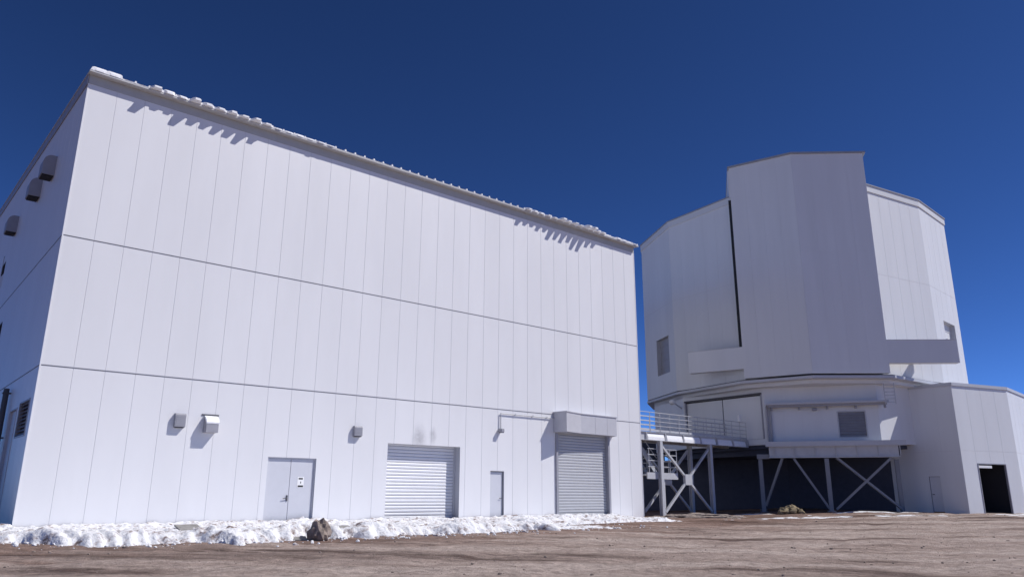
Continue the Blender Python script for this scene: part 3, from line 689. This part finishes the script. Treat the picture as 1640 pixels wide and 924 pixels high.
# ------------------------------------------------------------------ snow bank, gravel, rocks
HEAPS = [(12.7, 6.7, .20, .6), (13.6, 6.3, .16, .9), (9.2, 6.2, .22, .8), (6.4, 7.0, .22, .7), (4.0, 6.4, .2, .8), (17.0, 4.6, .34, 1.0), (18.6, 3.6, .36, .9), (20.5, 2.6, .26, 1.1), (2.0, 6.4, .22, .7), (10.8, 4.6, .18, .8), (15.2, 5.6, .2, .7), (.3, 5.2, .15, .8), (22.4, 2.4, .26, .8), (24.2, 1.4, .24, .9), (25.8, 1.5, .2, .6), (7.9, 7.2, .22, .45)]
def snow_h(s, off):
    edge = 7.4 + .9 * noise.noise((s * .35, 2, 0)) + .7 * noise.noise((s * 1.1, 5, 0)) + .5 * noise.noise((s * 2.7, 1, 0)) + .3 * noise.noise((s * 6.1, off, 0)) + (.6 if 4 < s < 8 else 0)
    if s < 1: edge -= (1 - s) * 1.2
    right = 1 - sstep((s - 15 - 3 * noise.noise((s * .5, off * .5, 9))) / 9) if off > 4 else 1 - sstep((s - 27) / 5)
    a = sstep((edge - off) / .8) * right * sstep((s + 7) / 4)
    n1 = noise.noise((s * 1.5, off * 1.2, 3)); n2 = noise.noise((s * 3.6, off * 3.2, 6)); n3 = noise.noise((s * 8, off * 8, 8))
    lump = .11 * noise.noise((s * .55, off * .45, 1)) + .075 * (1 - 2 * abs(n1)) + .075 * (1 - 2 * abs(n2)) + .06 * n3
    lip = .14 * math.exp(-((off - edge + 1.2) / 1.0) ** 2) + .10 * math.exp(-(off / 1.2) ** 2)
    hp_ = sum(h_ * math.exp(-((s - a_) ** 2 + (off - b_) ** 2) / (r_ * r_)) for a_, b_, h_, r_ in HEAPS if abs(s - a_) < 3)
    return a * (.03 + lump + lip + hp_ * .75 * (1 + .6 * n2)) - .07 * (1 - a) - .02
ss = [-6 + i * .075 for i in range(int(38 / .075))]; oo = [.06 + i * .075 for i in range(int(10.5 / .075))]
vs = []
for q in oo:
    for s in ss:
        x, y = fac_xy(s, q); vs.append((x, y, ground_z(x, y) + snow_h(s, q)))
n = len(ss); fs = [(j * n + i, j * n + i + 1, (j + 1) * n + i + 1, (j + 1) * n + i) for j in range(len(oo) - 1) for i in range(n - 1)
    if max(snow_h(ss[i], oo[j]), snow_h(ss[i + 1], oo[j + 1])) > -.06]
me = bpy.data.meshes.new('snow_bank'); me.from_pydata(vs, [], fs); me.materials.append(M_SNOW)
for p in me.polygons: p.use_smooth = True
crng = random.Random(9); ico = bmesh.new()
for k in range(520):
    s_ = crng.uniform(-3, 23); q_ = 7.6 + crng.gauss(0, .7) - max(0, 1 - s_) * 1.2
    if s_ > 16: q_ = crng.uniform(2, 8)
    h_ = snow_h(s_, q_)
    if h_ > .12: continue
    x, y = fac_xy(s_, q_); r = .015 + .06 * crng.random() ** 3
    g_ = bmesh.ops.create_icosphere(ico, subdivisions=1, radius=r); zz = ground_z(x, y) + max(0, h_) + r * .3
    for v in g_['verts']: v.co = Vector((x, y, zz)) + Vector((v.co.x * crng.uniform(.8, 1.4), v.co.y * crng.uniform(.8, 1.4), v.co.z * crng.uniform(.5, .9)))
ico.from_mesh(me); ico.to_mesh(me); ico.free()
tag(obj('snow_bank', me), 'dirty lumpy bank of old snow along the foot of the white building', 'snow', kind='stuff')
# thin leftover snow streaks in front of the tower: a skin that only breaks through the dirt where it is thick enough
def patch_h(x, y):
    near = sstep((y - 38.5) / 4) * sstep((50.5 - y) / 1.5) * sstep((x - 8) / 3)
    return (.20 * noise.noise((x * .22 + y * .05, y * .75, 31)) + .10 * noise.noise((x * .9, y * 2.2, 37)) + .03 * noise.noise((x * 4, y * 5, 41))) * near - .085 + .012 * sstep((y - 45) / 3)
px = [8 + i * .14 for i in range(int(31 / .14))]; py = [38 + i * .11 for i in range(int(13 / .11))]
vs = [(x, y, ground_z(x, y) + min(.05, patch_h(x, y))) for y in py for x in px]; n = len(px)
hh_ = [patch_h(x, y) for y in py for x in px]
fs = [f for f in [(j * n + i, j * n + i + 1, (j + 1) * n + i + 1, (j + 1) * n + i) for j in range(len(py) - 1) for i in range(n - 1)] if max(hh_[k] for k in f) > -.01 and not (to_fac(vs[f[0]][0], vs[f[0]][1])[1] < .2 and to_fac(vs[f[0]][0], vs[f[0]][1])[0] < 31.3)]
me = bpy.data.meshes.new('snow_patches'); me.from_pydata(vs, [], fs); me.materials.append(M_SNOW)
for p in me.polygons: p.use_smooth = True
tag(obj('snow_patches', me), 'thin leftover streaks of snow on the dirt before the tower', 'snow', kind='stuff')

def rock_mesh(bm, c, r, seed, flat=.7, sub=2):
    g = bmesh.ops.create_icosphere(bm, subdivisions=sub, radius=1.0)
    for v in g['verts']:
        d = v.co.copy(); k = 1 + .42 * noise.noise(d * 1.3 + Vector((seed, 0, 0))) + .32 * noise.noise(d * 3.1 + Vector((0, seed, 0))) - .22 * abs(noise.noise(d * 6.3 + Vector((0, 0, seed))))
        v.co = Vector(c) + Vector((d.x * r[0], d.y * r[1], d.z * r[2])) * k
def rock(name, label, s, off, r, m, seed, cat='rock', group=None, xy=None, parts=1, sink=.3):
    x, y = xy if xy else fac_xy(s, off); z = ground_z(x, y)
    bm = bmesh.new(); rr = random.Random(seed)
    if parts == 1: rock_mesh(bm, (0, 0, r[2] * (1 - sink)), r, seed, sub=3)
    else:
        for k in range(parts):
            a = rr.random() * math.tau; q = rr.random() ** .6; hh = (1 - q) * r[2]
            t = rr.uniform(.16, .34)
            rock_mesh(bm, (math.cos(a) * q * r[0], math.sin(a) * q * r[1], hh * .8), (t * r[0], t * r[1] * 1.1, t * r[2] * 1.3), seed + k)
    return tag(build(name, bm, m, None, Matrix.Translation((x, y, z))), label, cat, group)
rock('boulder', 'jagged brown boulder standing up out of the snow by the double door', 6.75, 7.75, (.30, .30, .36), M_ROCK, 5)
rock('rubble_pile', 'low ochre heap of rubble beside the legs of the raised tower storey', 0, 0, (.85, .6, .5), M_RUBBLE, 33, 'rubble', xy=(17.3, 48.3), parts=26)
rock('soil_heap', 'dark ragged strip of dug soil at the foot of the footbridge', 0, 0, (2.6, .8, .28), M_ROCK, 44, 'soil', xy=(11.0, 45.0), parts=34)
def slab(label, s, off, sz, dz, rz, tilt):
    x, y = fac_xy(s, off)
    M = Matrix.Translation((x, y, ground_z(x, y) + snow_h(s, off) + dz)) @ Matrix.Rotation(ANG + rz, 4, 'Z') @ Matrix.Rotation(tilt, 4, 'X')
    o = build('board', boxes((-sz[0] / 2, sz[0] / 2, -sz[1] / 2, sz[1] / 2, -.03, .03)), M_SLAB, None, M, bevel=.012)
    tag(o, label, 'board', 'boards lying on the snow')
slab('grey board lying on the snow left of the double door', 4.3, 3.6, (.75, .5), .06, .1, .3)
slab('grey board half buried in snow beside the jagged boulder', 6.2, 7.4, (.6, .4), .05, -.3, .2)
slab('flat grey board on the snow right of the jagged boulder', 9.3, 4.2, (1.0, .4), .06, .1, .15)
# loose stones across the yard
bm = bmesh.new(); rng = random.Random(5)
base_r = bmesh.new(); bmesh.ops.create_icosphere(base_r, subdivisions=1, radius=1.0)
bv = [v.co.copy() for v in base_r.verts]; bf = [[v.index for v in f.verts] for f in base_r.faces]; base_r.free()
V, F = [], []
for k in range(3000):
    y = 9 + 42 * rng.random() ** 1.4; x = rng.uniform(-1, 1) * (y * .72 + 1) + .5
    s, off = to_fac(x, y)
    if off < .4 and s < 32.5: continue
    if noise.noise((x * .3, y * .3, 7)) + rng.uniform(-.5, .5) < 0: continue
    r = .010 + .038 * rng.random() ** 6; z = ground_z(x, y); o_ = len(V); rot = rng.random() * 6.28; ca, sa = math.cos(rot), math.sin(rot)
    ax, ay, az = r * rng.uniform(.8, 1.6), r * rng.uniform(.8, 1.3), r * rng.uniform(.5, .9)
    for v in bv:
        j = 1 + rng.uniform(-.22, .22); px, py, pz = v.x * ax * j, v.y * ay * j, v.z * az * j
        V.append((x + px * ca - py * sa, y + px * sa + py * ca, z + az * .3 + pz))
    F += [[i + o_ for i in f] for f in bf]
bm.free()
me = bpy.data.meshes.new('gravel'); me.from_pydata(V, [], F); me.materials.append(M_ROCK)
tag(obj('gravel', me), 'loose brown stones scattered over the dirt yard', 'gravel', kind='stuff')
